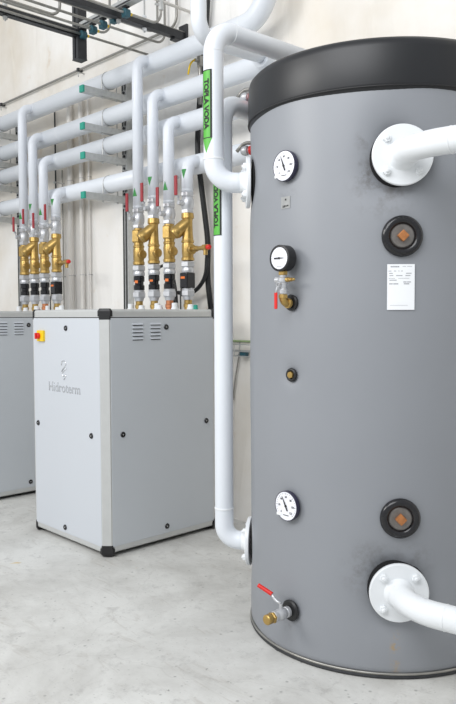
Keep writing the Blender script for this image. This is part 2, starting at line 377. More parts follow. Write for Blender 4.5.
for (a,z) in (FL1,FL2,SF1,SF2):
    fr=a>-90
    m=frame(Tp(a,z,-.02),Tn(a)); b=B(); b.lathe([(.05,-.035),(.095,-.030),(.0975,-.018),(.0965,-.004),(.085,.006),(.05,.006)] if fr else [(.05,-.012),(.090,-.010),(.092,-.002),(.090,.012),(.085,.014),(.05,.014)],m,56); b.build('port_collar',DARKGAP,tank)
# plugged ports with black rings
for (a,z) in (KN1,KN2):
    n=Tn(a); m=frame(Tp(a,z,0),n)
    b=B(); b.torus(m@M.Translation((0,0,.004)),.0515,.0145,56,16); b.lathe([(.0,.0),(.05,.0),(.05,.004),(.036,.006),(.0,.006)],m,40); rg=b.build('port_ring',GLOSSBLACK,tank)
    b=B(); b.lathe([(.039,-.002),(.0385,.009),(.035,.012),(0,.012)],m,40); pg=b.build('plug',CAST,rg)
    b=B(); b.box((0,0,.019),(.027,.027,.018),m@M.Rotation(PI/4,4,'Z'),.0025); sq=b.build('square_head',RUST,rg)
# small capped port
a,z=-91.1,.995
m=frame(Tp(a,z,-.006),Tn(a)); b=B(); b.torus(m@M.Translation((0,0,.004)),.018,.006,32,10); b.lathe([(.018,0),(.018,.004),(0,.004)],m,24); pr_=b.build('port_ring',BLACK,tank)
b=B(); b.hexn(m@V((0,0,0)),m@V((0,0,.014)),.0125); b.build('plug',BRASS,pr_)

# thermometers
def dial(prefix_parent,m,R,depth,casemat,numbers,needle_ang,bezel=.002,lip=False,smallneedle=False):
    b=B(); b.lathe([(R*.86,0),(R,.004),(R,depth),(R-bezel*.5,depth+.0015),(R-bezel,depth+.0015),(R-bezel,depth-.001),(0,depth-.001)],m,48); b.build('case',casemat,prefix_parent)
    f=B(); f.lathe([(R-bezel-.0003,depth-.001),(R-bezel-.0003,depth+.0002),(0,depth+.0002)],m,48); face=f.build('dial_face',DIAL,prefix_parent)
    t=B(); zt=depth+.0003
    for k in range(25):
        an=math.radians(225-270*k/24); L=.10 if k%4==0 else .06
        mm=m@M.Translation((0,0,zt))@M.Rotation(an,4,'Z')
        t.box((R*(.86-L/2),0,.0002),(R*L,R*.018 if k%4 else R*.03,.0003),mm)
    if numbers:
        for k,s_ in enumerate(numbers):
            an=math.radians(225-270*k/(len(numbers)-1))
            t.text(s_,R*.19,m@M.Translation((R*.60*math.cos(an),R*.60*math.sin(an),zt)),.0002,offset=R*.006)
    t.box((0,-R*.62,zt+.0002),(R*.5,R*.05,.0003),m)
    t.build('scale_print',GREYINK if not numbers else INK,face)
    nd=B(); an=math.radians(needle_ang); mm=m@M.Translation((0,0,zt+.0022))@M.Rotation(an,4,'Z')
    if smallneedle: nd.prism([(-R*.5,-R*.012),(-R*.5,R*.012),(R*.1,R*.05),(R*.5,R*.05),(R*.5,-R*.05),(R*.1,-R*.05)],mm,.0008)
    else: nd.prism([(-R*.34,-R*.05),(-R*.34,R*.05),(-R*.05,R*.05),(0,R*.085),(R*.08,R*.05),(R*.70,R*.012),(R*.70,-R*.012),(R*.08,-R*.05),(0,-R*.085),(-R*.05,-R*.05)],mm,.0008)
    nd.lathe([(R*.08,-.002),(R*.08,.0012),(0,.0014)],mm,12)
    nd.build('needle',INK,face)
NUM=['0','20','40','60','80','100','120']
for (a,z,lab) in ((-93.0,1.706,'round white thermometer near top of grey tank, above the pressure gauge'),(-91.8,.541,'round white thermometer low on grey tank above the drain valve')):
    n=Tn(a); p=Tp(a,z,0.0); t=root('thermometer',p,lab,'thermometer','thermometers on the tank')
    m=frame(p,n)
    dial(t,m,.052,.019,DIALRIM,NUM,112 if z>1 else 118,.0022)
    b=B(); b.box((-.043*.75,-.043*.75,.0195),(.022,.010,.003),m@M.Rotation(0,4,'Z'),.001); b.build('adjuster_tab',WPLAST,t)
    b=B(); b.cyl(p-n*.02,p+n*.002,.016); b.build('probe_neck',BRASS,t)
# pressure gauge assembly
a=-90.6; n=Tn(a); tang=Tn(a-90)      # tang points to image left
pz=1.243; pp=Tp(a,pz,0)
pg=root('pressure_gauge',pp,'black-cased pressure gauge on brass valve with red lever on grey tank','pressure gauge')
m=frame(Tp(a,pz,-.004),n); b=B(); b.lathe([(.020,0),(.027,.003),(.028,.010),(.024,.014),(.012,.014)],m,28); b.build('port_ring',BLACK,pg)
cc=Tp(a,0,.046)
b=B(); b.tube([Tp(a,pz-.002,-.005),cc+V((0,0,pz-.002)),cc+V((0,0,pz+.045))],.0125,16,bend=.018); b.lathe([(.017,.0),(.017,.010),(.013,.012)],frame(Tp(a,pz-.002,.016),n),20); b.hexn(cc+V((0,0,pz+.014)),cc+V((0,0,pz+.027)),.0165); b.build('elbow',BRASS,pg)
cz=pz+.026
b=B(); b.lathe([(.012,0),(.0165,.004),(.017,.016),(.013,.022),(.0145,.030),(.0145,.040),(.0175,.044),(.0175,.056),(.012,.060),(.012,.07)],frame(cc+V((0,0,cz)),(0,0,1),(0,1,0)),20); b.cyl(cc+V((0,0,cz+.05)),cc+V((0,0,cz+.05))+tang*.03,.011); b.cyl(cc+V((0,0,cz+.034)),cc+V((0,0,cz+.034))+n*.026,.008); b.build('valve_body',CHROME,pg)
b=B(); q=cc+V((0,0,cz+.05)); b.cyl(q,q-tang*.028,.008); b.cyl(q-tang*.028,q-tang*.040,.0065); b.lathe([(.004,0),(.005,.01),(.002,.014)],frame(q-tang*.040,-tang),12); b.build('side_nozzle',BRASS,pg)
b=B(); b.hexn(cc+V((0,0,cz+.066)),cc+V((0,0,cz+.080)),.0165); b.build('gauge_nut',BRASS,pg)
lp=cc+V((0,0,cz+.034))+n*.020
b=B(); b.lathe([(.007,0),(.007,.006)],frame(lp,n),6); b.tube([lp,lp+n*.002+tang*.006+V((0,0,-.012)),lp+n*.004+tang*.010+V((0,0,-.028))],.004,8,bend=.006); lev=b.build('lever_arm',CHROME,pg)
b=B(); l2=lp+n*.004+tang*.010+V((0,0,-.026)); b.box((0,-.028,0),(.012,.056,.006),frame(l2,n),.0028); g_=b.build('lever_grip',RED,lev)
gc=cc+V((0,0,cz+.079+.043))+n*.0
dial(pg,frame(gc-n*.022,n),.0445,.040,BLACK,None,180,.0075,smallneedle=True)
# drain valve
a=-91; dz=.171; n=Tn(a); tang=Tn(a-90); p=Tp(a,dz,0)
dv=root('drain_valve',p,'brass and nickel drain valve with raised red lever at foot of grey tank','valve')
m=frame(Tp(a,dz,-.004),n)
b=B(); b.lathe([(.022,0),(.036,.003),(.037,.009),(.032,.014),(.014,.015)],m,32); b.build('port_ring',BLACK,dv)
b=B(); b.lathe([(.014,.0),(.014,.018),(.019,.020),(.019,.032),(.016,.034),(.020,.044),(.0215,.056),(.020,.068),(.016,.076),(.019,.078),(.019,.092),(.016,.094)],m,24); b.build('valve_body',CHROME,dv)
b=B(); b.hexn(m@V((0,0,.092)),m@V((0,0,.104)),.020); b.lathe([(.016,.104),(.0175,.107),(.0175,.126),(.015,.129),(0,.129)],m,24); b.build('end_cap',BRASS,dv)
sp=m@V((0,.024,.056))
b=B(); b.cyl(sp-V((0,0,.005)),sp+V((0,0,.014)),.006,10); b.tube([sp+V((0,0,.013)),sp+V((0,0,.020))+tang*.022+n*.004,sp+V((0,0,.040))+tang*.040+n*.006],.0055,8,bend=.01); lv=b.build('lever_arm',CHROME,dv)
d=(tang*.055+n*.012+V((0,0,.020))); q0=sp+V((0,0,.038))+tang*.036+n*.006
b=B(); b.tube([q0,q0+d*.15,q0+d*.85,q0+d],[.0045,.008,.008,.006] if False else .0075,8); b.build('lever_grip',RED,lv)

# ---------------------------------------------------------------- large pipes at the tank
PR=.0385
def ring_at(b,p,axis,r,w=.010,t=.0025):
    ax=V(axis).normalized(); b.lathe([(r-.001,-w/2),(r+t*.7,-w/2+.002),(r+t,0),(r+t*.7,w/2-.002),(r-.001,w/2)],frame(p,ax,(0,0,1) if abs(ax.z)<.9 else (0,1,0)),28)
def pipelabel(parent,c,z0,z1,r,az,down,arrow_bottom):
    """green wrap label with writing along a vertical pipe; az = azimuth of label centre"""
    half=math.radians(37); rr=r+.0008; az=math.radians(az)
    def cylp(th,z,o=0): return V((c.x+(rr+o)*math.cos(az+th),c.y+(rr+o)*math.sin(az+th),z))
    def sheet(b,t0,t1,za,zb_,o,n=10,fn=None):
        vs=[];fs=[]
        for k in range(n+1):
            t=t0+(t1-t0)*k/n
            lo,hi=(za,zb_) if fn is None else fn(k/n)
            vs+= [cylp(t,lo,o),cylp(t,hi,o)]
        for k in range(n): fs.append((2*k,2*k+2,2*k+3,2*k+1))
        b._add(vs,fs,False)
    AH=.055
    b=B()
    if arrow_bottom: sheet(b,-half,half,z0+AH,z1,0)
    else: sheet(b,-half,half,z0,z1-AH,0)
    if arrow_bottom: sheet(b,-half,half,0,0,0,12,lambda u:(z0+AH-AH*(1-abs(2*u-1)),z0+AH-.0001))
    else: sheet(b,-half,half,0,0,0,12,lambda u:(z1-AH,z1-AH+AH*(1-abs(2*u-1))))
    lab=b.build('pipe_label',GREEN,parent); lab['label']='green label reading TOPLA VODA'
    b=B(); e=math.radians(5)
    zl,zh=(z0+AH,z1) if arrow_bottom else (z0,z1-AH)
    sheet(b,-half,-half+e,zl,zh,.0006,2); sheet(b,half-e*2.2,half,zl,zh,.0006,3)
    sheet(b,-half,half,zh-.004,zh,.0007,8); sheet(b,-half,half,zl,zl+.003,.0007,8)
    sz=.036
    zc=(zl+zh)/2
    if down: fn=lambda v: V(cylp(v.y/rr,zc-v.x,.0011+v.z))
    else: fn=lambda v: V(cylp(-v.y/rr,zc+v.x,.0011+v.z))
    b.text('TOPLA VODA',sz*.86,None,.0,fn=fn,bis=6,offset=.0014,spacing=.95)
    b.build('lettering',INK,lab)
# near pipe
n1=Tn(SF1[0]); v1=Tp(SF1[0],0,.140); z1=SF1[1]; ztop=2.285
p1=root('hot_water_pipe',Tp(SF1[0],z1,.006),'thick white pipe bending over the tank, flanged to its upper left, green label','pipe')
b=B(); b.tube([Tp(SF1[0],z1,.02),v1+V((0,0,z1)),v1+V((0,0,ztop)),V((v1.x,2.705,ztop+.02))],PR,28,bend=(.080,.095),seg=14)
b.build('pipe',PIPE,p1)
b=B(); ring_at(b,v1+V((0,0,z1+.088)),(0,0,1),PR); b.build('seam_collar',WPAINT,p1)
b=B(); ring_at(b,v1+V((0,0,ztop-.088)),(0,0,1),PR,.006,.0012); b.build('seam_collar',WPAINT,p1)
b=B(); ring_at(b,V((v1.x,v1.y+.09,ztop)),(0,1,0),PR,.006,.0012); b.build('seam_collar',WPAINT,p1)
flange('side',SF1[0],z1,p1,off=.017)
# far pipe
v2=Tp(SF2[0],0,.115); z2=SF2[1]; z2t=2.045
p2=root('hot_water_pipe',Tp(SF2[0],z2,.006),'white vertical pipe behind, flanged to lower left of tank, green label','pipe')
b=B(); b.tube([Tp(SF2[0],z2,.02),v2+V((0,0,z2)),v2+V((0,0,z2t)),V((v2.x-.12,2.80-.045,z2t))],PR*.98,28,bend=(.062,.085),seg=14); b.build('pipe',PIPE,p2)
b=B(); ring_at(b,v2+V((0,0,z2+.13)),(0,0,1),PR*.98); b.build('seam_collar',WPAINT,p2)
b=B(); ring_at(b,v2+V((0,0,z2t-.09)),(0,0,1),PR*.98,.006,.0012); b.build('seam_collar',WPAINT,p2)
flange('side',SF2[0],z2,p2,off=.017)
la=onY(208,74,v1.y); lb=onY(208,156,v1.y)
pipelabel(p1,v1,lb.z,la.z,PR,-88,True,True)
la=onY(217,161,v2.y); lb=onY(217,237,v2.y)
pipelabel(p2,v2,lb.z,la.z,PR*.98,-90,False,False)
# front elbow pipes
def front_pipe(a,z,label,rise):
    n=Tn(a); r_=root('outlet_pipe',Tp(a,z,.006),label,'pipe','front outlet pipes of the tank')
    q=Tp(a,z,.02); d=V((1,.16,rise)).normalized(); k=q+n*.118
    b=B(); b.tube([q,k,k+d*.9],.0395,28,bend=.10,seg=14); b.build('pipe',WPAINT,r_)
    b=B(); ring_at(b,k+d*.125,d,.0395,.008,.0015); b.build('weld_seam',WPAINT,r_)
    flange('front',a,z,r_)
front_pipe(FL1[0],FL1[1],'white elbow pipe bolted by round flange to upper front of tank',0.0)
front_pipe(FL2[0],FL2[1],'white elbow pipe bolted by round flange to lower front of tank',0.0)
HZ_=[2.733,2.50,2.315,2.065]
# top pipe T dropping and turning to the wall
tx=-2.45; tp=onX(198.5,10,tx)
b=B(); zt_=onY(198.5,37,tp.y).z; b.tube([(tx,tp.y,3.6),(tx,tp.y,zt_),(tx-.12,2.705,HZ_[1])],.0355,24,bend=.09,seg=14); 
o=b.build('drop_pipe',PIPE); single(o,'white pipe dropping from above and bending toward the wall behind labelled pipe','pipe',org=(tx,tp.y,zt_))

# side valves on tank back-left
for (x,y,lab) in ((243,99,'nickel side valve with red collar beside the black top band'),(243,152,'nickel side valve with red collar just above the upper left flange')):
    a=-158; n=Tn(a); q=Tp(a,0,.0)
    # height from the photograph
    zz=onY(x,y,(Tp(a,0,.04)).y).z
    q=Tp(a,zz,0); r_=root('air_valve',q,lab,'valve','side valves on the tank')
    b=B(); b.cyl(q-n*.01,q+n*.042,.024,20,.018); b.build('collar',RED,r_)
    b=B(); b.lathe([(.014,.04),(.014,.046),(.020,.050),(.021,.062),(.017,.074),(.010,.080),(0,.081)],frame(q,n),24); b.build('body',CHROME,r_)
    b=B(); b.tube([q+n*.03+V((0,0,.028)),q+n*.065+V((0,0,.034)),q+n*.10+V((0,0,.000))],.008,8,bend=.02); b.build('handle',STEEL,r_)

# ---------------------------------------------------------------- header pipes along the wall
HY=2.80; HR=.056; HZ=HZ_
word=['top','second','third','lowest']
def seams(b,z,xs,r):
    for x in xs: ring_at(b,(x,HY,z),(1,0,0),r,.006,.0012)
RX=onY(127.5,200,WY-.03).x; RX2=RX-1.47
xb=onY(268,8,HY).x
for i,z in enumerate(HZ):
    if i==0: pts=[(-7.5,HY,z),(xb,HY,z),(xb,HY,3.9)]
    elif i==3: pts=[(-7.5,HY,z),(v2.x-.12,HY,z)]
    else:
        xe=tx-.12 if i==1 else v1.x
        pts=[(-7.5,HY,z),(xe,HY,z),(xe,HY-.10,z)]
    rt=root('header_pipe',(-3.9,HY,z),'%s of four thick white header pipes running along the wall'%word[i],'pipe','header pipes along the wall')
    b=B(); b.tube(pts,HR,32,bend=.17 if i==0 else .09,seg=14); b.build('pipe',PIPE,rt)
    xs=[-3.0,-4.62,-5.2] if i else [-3.05,xb-.17,-5.1]
    for x in xs:
        b=B(); ring_at(b,(x,HY,z),(1,0,0),HR,.006,.0010); b.build('seam_collar',SEAM if False else WPAINT,rt)
# wall rails and bracket arms
for j,rx in enumerate((RX,RX2)):
    b=B(); y0=WY-.002
    zt0=2.80
    b.prism([(-.021,0),(.021,0),(.021,.041),(.011,.041),(.011,.037),(.018,.037),(.018,.004),(-.018,.004),(-.018,.037),(-.011,.037),(-.011,.041),(-.021,.041)][::-1],M.Translation((rx,y0,1.15))@M(((1,0,0,0),(0,-1,0,0),(0,0,1,0),(0,0,0,1))),zt0-1.15)
    rr_=root('wall_rail',(rx,y0,1.15),('vertical steel mounting rail on the wall behind the nearer heat pump','vertical steel mounting rail at far left behind the white pipes')[j],'rail','mounting rails'); b.build('channel',GALV,rr_)
    b=B(); b.box((rx-.0275,y0-.022,(1.15+zt0)/2),(.012,.044,zt0-1.15)); b.build('side_strip',DKSTEEL,rr_)
    b=B(); b.box((rx,y0-.008,(1.15+zt0)/2),(.030,.004,zt0-1.16)); b.build('channel_recess',DKSTEEL,rr_)
    for i,z in enumerate(HZ):
        za=z-HR-.024-.012
        yt=2.60
        ar=root('bracket_arm',(rx,y0,za),'%s steel bracket arm with green end cap on the %s wall rail'%(('uppermost','second highest','third','lowest')[i],('nearer','farther')[j]),'bracket','bracket arms under the header pipes')
        # open C channel pointing to the room, slot down one side
        poly=[(-.0205,-.0205),(.0205,-.0205),(.0205,.0205),(.010,.0205),(.010,.0175),(.0175,.0175),(.0175,-.0175),(-.0175,-.0175),(-.0175,.0175),(-.010,.0175),(-.010,.0205),(-.0205,.0205)]
        mm=frame((rx,y0-.04,za),(0,-1,0))
        b=B(); b.prism(poly,mm,y0-.04-yt); b.build('arm',GALV,ar)
        b=B(); b.box((rx,yt-.006,za),(.044,.014,.044),None,.003); b.build('end_cap',TEAL,ar)
        b=B(); b.box((rx,y0-.045,za),(.05,.008,.11),None,.002); b.build('base_plate',GALV,ar)
        for s_ in (-1,1):
            b=B(); b.hexn((rx,y0-.048,za+s_*.04),(rx,y0-.058,za+s_*.04),.009); b.build('bolt',DKSTEEL,ar)
        b=B(); b.torus(frame((rx+.004,HY,z),(1,0,0)),HR+.0015,.0022,40,8)
        for s_ in (-1,1):
            b.cyl((rx+.004,HY+s_*(HR+.0015),z),(rx+.004,HY+s_*(HR+.0015),za-.032),.0035,8)
            b.hexn((rx+.004,HY+s_*(HR+.0015),za-.030),(rx+.004,HY+s_*(HR+.0015),za-.022),.008)
        cl=b.build('u_clamp',GALV,root('pipe_clamp',(rx,HY,za+.02),'thin steel clamp round the %s white header pipe at the %s rail'%(word[i],('nearer','farther')[j]),'clamp','pipe clamps'))

# ---------------------------------------------------------------- heat pump cabinets
CW,CD,CH=.718,.757,1.2335
def cabinet(X,Y,label,full):
    r_=root('heat_pump',(X-CW/2,Y+CD/2,0),label,'heat pump','heat pump cabinets')
    z0,z1=.008,CH; w=.038; ch=.030
    # posts
    for (cx,cy,sx,sy) in ((X,Y,-1,1),(X-CW,Y,1,1),(X,Y+CD,-1,-1),(X-CW,Y+CD,1,-1)):
        poly=[(0,ch),(ch,0),(w,0),(w,w),(0,w)]
        poly=[(cx+sx*p[0],cy+sy*p[1]) for p in poly]
        b=B(); b.prism(poly,M.Translation((0,0,z0+.04)),z1-z0-.08); b.build('corner_post',ALU,r_)
        for (zz,sz) in ((z0,1),(z1,-1)):
            b=B(); e=.004; h=.047; hh=.022
            # chunky corner block: octagonal prism plus neck
            wb=w+.010
            poly=[(-e,ch+.004),(ch+.004,-e),(wb,-e),(wb,wb),(-e,wb)]; poly=[(cx+sx*p[0],cy+sy*p[1]) for p in poly]
            t=bmesh.new(); n=len(poly)
            lo=[t.verts.new((p[0],p[1],zz+sz*.010)) for p in poly]; hi=[t.verts.new((p[0],p[1],zz+sz*.036)) for p in poly]
            cpt=V((cx+sx*wb*.55,cy+sy*wb*.55,0))
            en=[t.verts.new((p[0]+(cpt.x-p[0])*.28,p[1]+(cpt.y-p[1])*.28,zz-sz*.003)) for p in poly]
            t.faces.new(en)
            for i in range(n):
                t.faces.new((lo[i],lo[(i+1)%n],hi[(i+1)%n],hi[i])); t.faces.new((en[i],en[(i+1)%n],lo[(i+1)%n],lo[i]))
            t.faces.new(hi); bmesh.ops.recalc_face_normals(t,faces=t.faces[:]); b.join(t)
            q2=[(-e*.6,ch+.002),(ch+.002,-e*.6),(w,-e*.6),(w,w),(-e*.6,w)]; q2=[(cx+sx*p[0],cy+sy*p[1]) for p in q2]
            b.prism(q2,M.Translation((0,0,min(zz+sz*.03,zz+sz*.052))),.022)
            b.build('corner_cap',BLACK,r_)
    # rails: outward (u) / z profile
    def rail(p0,d,outn,L,zz,sz):
        # profile local x = outward, y = z
        prof=[(0,.0),(-.014,-.0),( -.03,0),(-.03,.04),(0,.04)]
        prof=[(0,.040),(0,.012),(-.004,.004),(-.012,0),(-.034,0),(-.034,.040)]
        if sz>0: prof=[(u_,v_*.82) for u_,v_ in prof]
        m=M((V(outn),V((0,0,sz)),V(d))).transposed().to_4x4(); m.translation=V(p0)+V((0,0,zz))
        b=B(); b.prism(prof,m,L); return b
    for (zz,sz,nm) in ((z0,1,'bottom_rail'),(z1,-1,'top_rail')):
        g=w+.008
        zz=zz+(.012 if sz>0 else 0)
        rail((X-CW+g,Y,0),(1,0,0),(0,-1,0),CW-2*g,zz,sz).build(nm,ALU,r_)
        rail((X-CW+g,Y+CD,0),(1,0,0),(0,1,0),CW-2*g,zz,sz).build(nm,ALU,r_)
        rail((X,Y+g,0),(0,1,0),(1,0,0),CD-2*g,zz,sz).build(nm,ALU,r_)
        rail((X-CW,Y+g,0),(0,1,0),(-1,0,0),CD-2*g,zz,sz).build(nm,ALU,r_)
    # dark recess core
    b=B(); b.box((X-CW/2,Y+CD/2,(z0+z1)/2),(CW-.056,CD-.056,z1-z0-.05)); b.build('inner_casing',DARKGAP,r_)
    g=.038; zc=(z0+z1)/2; hp=z1-z0-.088
    b=B(); b.box((X-CW/2,Y+.008,zc),(CW-2*g,.02,hp),None,.0025); b.build('front_panel',PANEL_LIT,r_)
    b=B(); b.box((X-CW/2,Y+CD-.008,zc),(CW-2*g,.02,hp),None,.0025); b.build('rear_panel',PANEL_SHADED,r_)
    b=B(); b.box((X-.008,Y+CD/2,zc),(.02,CD-2*g,hp),None,.0025); sd=b.build('side_panel',PANEL_SHADED,r_)
    b=B(); b.box((X-CW+.008,Y+CD/2,zc),(.02,CD-2*g,hp),None,.0025); b.build('side_panel',PANEL_SHADED,r_)
    b=B(); b.box((X-CW/2,Y+CD/2,z1-.012),(CW-2*g+.02,CD-2*g+.02,.016),None,.002); b.build('top_panel',PANEL_SHADED,r_)
    # feet
    for fx in (X-.05,X-CW+.05):
        for fy in (Y+.05,Y+CD-.05):
            b=B(); b.lathe([(.022,0),(.022,.006),(.012,.008),(.012,.034)],frame((fx,fy,0),(0,0,1),(0,1,0)),14); b.build('foot',BLACK,r_)
    # plinth behind the lower rail
    b=B(); b.box((X-CW/2,Y+CD/2,.020),(CW-.06,CD-.06,.016)); b.build('base_tray',DKSTEEL,r_)
    # quarter turn screws
    def screw(p,n):
        b=B(); m=frame(p,n); b.lathe([(.0145,0),(.0145,.0025),(.012,.006),(.006,.006),(.005,.003),(0,.003)],m,20); s_=b.build('screw',GLOSSBLACK,r_)
        b=B(); b.box((0,0,.003),(.006,.006,.004),m@M.Rotation(.5,4,'Z')); b.build('screw_slot',GALV,s_)
    sc=[(-.377,1.137),(-.151,.600),(-.411,.082),(-.676,.612)]
    for (dx,z) in sc: screw((X+dx+.034,Y-.002,z),(0,-1,0))
    for (dy,z) in ((.386,1.141),(.104,.608),(.665,.621),(.382,.089)): screw((X+.002,Y+dy,z),(1,0,0))
    # louvres on the side panel: pressed hoods
    for y0,y1 in ((.166,.238),(.280,.352)):
        for k in range(5):
            zz=1.158-k*.0185
            b=B(); vs=[(X+.002,Y+y0,zz+.006),(X+.002,Y+y1,zz+.006),(X+.009,Y+y0+.005,zz-.003),(X+.009,Y+y1-.005,zz-.003),(X+.002,Y+y0,zz-.003),(X+.002,Y+y1,zz-.003)]
            b._add(vs,[(0,2,3,1),(0,4,2),(1,3,5),(4,5,3,2)],False); b.build('louver',WPLAST if False else PANEL_LIT,sd)
            b=B(); b.box((X+.0025,Y+(y0+y1)/2,zz-.0062),(.001,y1-y0-.010,.0032)); b.build('vent_slot',DARKGAP,sd)
    # main switch
    b=B(); b.box((X-.590,Y-.008,1.093),(.066,.016,.060),None,.004); sw=b.build('switch_housing',YELLOW,r_); sw['label']='yellow switch housing'
    m=frame((X-.598,Y-.016,1.093),(0,-1,0)); b=B(); b.lathe([(.0165,0),(.0165,.012),(.014,.015),(0,.015)],m,24); b.box((0,0,.016),(.012,.033,.016),m,.003); b.build('switch_knob',RED,sw)
    # emblem + lettering
    m=frame((X-.365,Y-.0025,.905),(0,-1,0))@M.Scale(1.25,4)@M.Scale(1.35,4,(1,0,0))
    b=B()
    for (pts,rr) in (([(-.016,.030,0),(-.012,.048,0),(.006,.050,0),(.014,.036,0),(-.014,.004,0)],.0035),([(.016,.020,0),(-.012,-.004,0),(-.006,-.018,0),(.012,-.008,0)],.0035),([(.014,-.012,0),(-.002,-.03,0)],.003)):
        b.tube([m@V(p) for p in pts],rr,8,bend=.01)
    em=b.build('emblem',EMBOSS,r_)
    b=B(); b.text('Hidroterm',.072,frame((X-.368,Y-.0025,.822),(0,-1,0)),.0018,offset=.0004); b.build('lettering',EMBOSS,em)
    return r_
XA=-2.972; YA=2.018
cabinet(XA,YA,'heat pump cabinet in the middle, pale front with yellow and red switch',True)
XB=XA-1.45
cabinet(XB,YA,'heat pump cabinet cut off by the left edge, showing its grey vented side',True)

# ---------------------------------------------------------------- riser sets above the cabinets
RY=2.68
where={0:'nearer',1:'left'}
nth=['first','second','third','fourth']
xsets=[[onY(x,250,RY).x for x in (138.8,153.8,169.3,187.8)]]
xsets.append([x-1.403 for x in xsets[0]])
up=(0,0,1)
def zfr(x,z): return frame((x,RY,z),(0,0,1),(0,1,0))
for gi,xs in enumerate(xsets):
    wh=('above the middle heat pump','above the left heat pump')[gi]
    for i,x in enumerate(xs):
        hi_=i in (1,3)
        zj=1.888 if hi_ else 1.845
        # riser pipe
        H=HZ[i]
        rp=root('riser_pipe',(x,RY,zj),'%s white riser pipe from the left %s, with green arrow sticker'%(nth[i],wh),'pipe','riser pipes %s'%wh)
        b=B(); b.tube([(x,RY,zj-.004),(x,RY,H),(x,HY-.02,H)],.0325,20,bend=.07,seg=10); b.build('pipe',RISER,rp)
        b=B(); ring_at(b,(x,RY,zj+.008),(0,0,1),.0325,.012,.001); b.build('end_tape',SEAM,rp)
        zs=zj+.095; rr=.0337
        b=B(); az0=-80
        def cp(t,z,o=0): a=math.radians(az0+t); return (x+(rr+o)*math.cos(a),RY+(rr+o)*math.sin(a),z)
        hh=.026; tw=30
        if not hi_: tri=[(-tw,zs-hh),(tw,zs-hh),(-tw*.1,zs+hh)]
        else: tri=[(-tw,zs+hh),(tw,zs+hh),(-tw*.1,zs-hh)]
        n=6; vs=[];fs=[]
        for k in range(n+1):
            u=k/n; t=-tw+2*tw*u; hgt=2*hh*(1-abs(2*u-1))
            if not hi_: vs+=[cp(t,zs-hh),cp(t,zs-hh+hgt)]
            else: vs+=[cp(t,zs+hh-hgt),cp(t,zs+hh)]
        for k in range(n): fs.append((2*k,2*k+2,2*k+3,2*k+1))
        b._add(vs,fs,False); b.build('arrow_sticker',DGREEN,rp)
        # ball valve
        zv=zj-.115
        bv=root('ball_valve',(x,RY,zv),'%s nickel ball valve with red lever from the left %s'%(nth[i],wh),'valve','ball valves %s'%wh)
        b=B(); m=zfr(x,zv)
        b.lathe([(.026,.008),(.030,.018),(.0355,.032),(.0375,.052),(.036,.070),(.030,.084),(.027,.092)],m,24)
        b.hexn((x,RY,zv-.006),(x,RY,zv+.020),.036); b.hexn((x,RY,zv+.088),(x,RY,zv+.114),.038)
        b.cyl((x,RY-.03,zv+.05),(x,RY-.055,zv+.05),.015,16); b.hexn((x,RY-.055,zv+.05),(x,RY-.068,zv+.05),.013)
        b.build('valve_body',CHROME,bv)
        b=B(); b.box((x,RY-.066,zv+.066),(.013,.003,.045)); b.box((x,RY-.078,zv+.092),(.013,.003,.030),None); b.tube([(x,RY-.066,zv+.06),(x,RY-.068,zv+.082),(x,RY-.082,zv+.098)],.0045,8,bend=.01); lv=b.build('lever_arm',CHROME,bv)
        b=B(); b.box((x,RY-.084,zv+.142),(.021,.011,.108),None,.0045); b.build('lever_grip',DRED,lv)
        # brass body
        zb0=1.505; ztp=zv
        br=root('brass_strainer' if hi_ else 'brass_check_valve',(x,RY,zb0),('%s brass fitting from the left %s, '%(nth[i],wh))+('Y-shaped with slanting branch' if hi_ else 'straight with hexagonal top nut'),'fitting','brass fittings %s'%wh)
        m=zfr(x,zb0); L=ztp-zb0
        b=B()
        if hi_:
            b.lathe([(.026,0),(.036,.003),(.036,.018),(.031,.022),(.033,.040),(.034,.085),(.031,.100),(.036,.104),(.036,.112),(.032,.116),(.029,.150),(.027,L-.045),(.029,L-.035),(.036,L-.03),(.034,L-.004),(.028,L)],m,24)
        else:
            b.lathe([(.026,0),(.035,.003),(.035,.020),(.031,.024),(.033,.045),(.034,.085),(.031,.103),(.034,.107),(.034,.116),(.030,.120),(.029,L-.075),(.034,L-.070)],m,24)
            b.hexn((x,RY,zb0+L-.090),(x,RY,zb0+L-.015),.042); b.cyl((x,RY,zb0+L-.016),(x,RY,zb0+L),.029,20)
        b.build('body',BRASS,br)
        if hi_:
            p0=V((x,RY,zb0+L-.055)); d=V((-.42,-.66,-.66)).normalized()
            b=B(); b.lathe([(.031,.0),(.034,.02),(.035,.055),(.035,.068),(.037,.071),(.037,.090),(.034,.094),(.030,.104),(0,.107)],frame(p0,d),20); b.build('strainer_branch',BRASS,br)
        # side plug
        d=V((1,-.15,0)).normalized(); p0=V((x,RY,zb0+.062))
        b=B(); b.lathe([(.022,0),(.024,.040),(.027,.042),(.027,.050),(.024,.054),(0,.056)],frame(p0,d),20); b.build('side_plug',BRASS,br)
        if i==3:
            q=p0+d*.05
            b=B(); b.lathe([(.012,0),(.012,.03),(.016,.032),(.016,.042),(.012,.044),(.012,.105),(.017,.11),(.017,.145),(.010,.147)],frame(q,d),16); b.cyl(q+d*.128+V((0,0,.004)),q+d*.128-V((0,0,.040)),.012,14); dc=b.build('drain_cock',BRASS,br)
            b=B(); b.lathe([(.010,.147),(.013,.149),(.013,.168),(.009,.172),(0,.172)],frame(q,d),14); b.build('red_cap',RED,dc)
        # union and compensator
        fl=root('flexible_coupling',(x,RY,CH),('%s coupling from the left %s: '%(nth[i],wh))+('black meter box with orange mark' if i==3 else 'black rubber sleeve between nickel nuts'),'coupling','couplings %s'%wh)
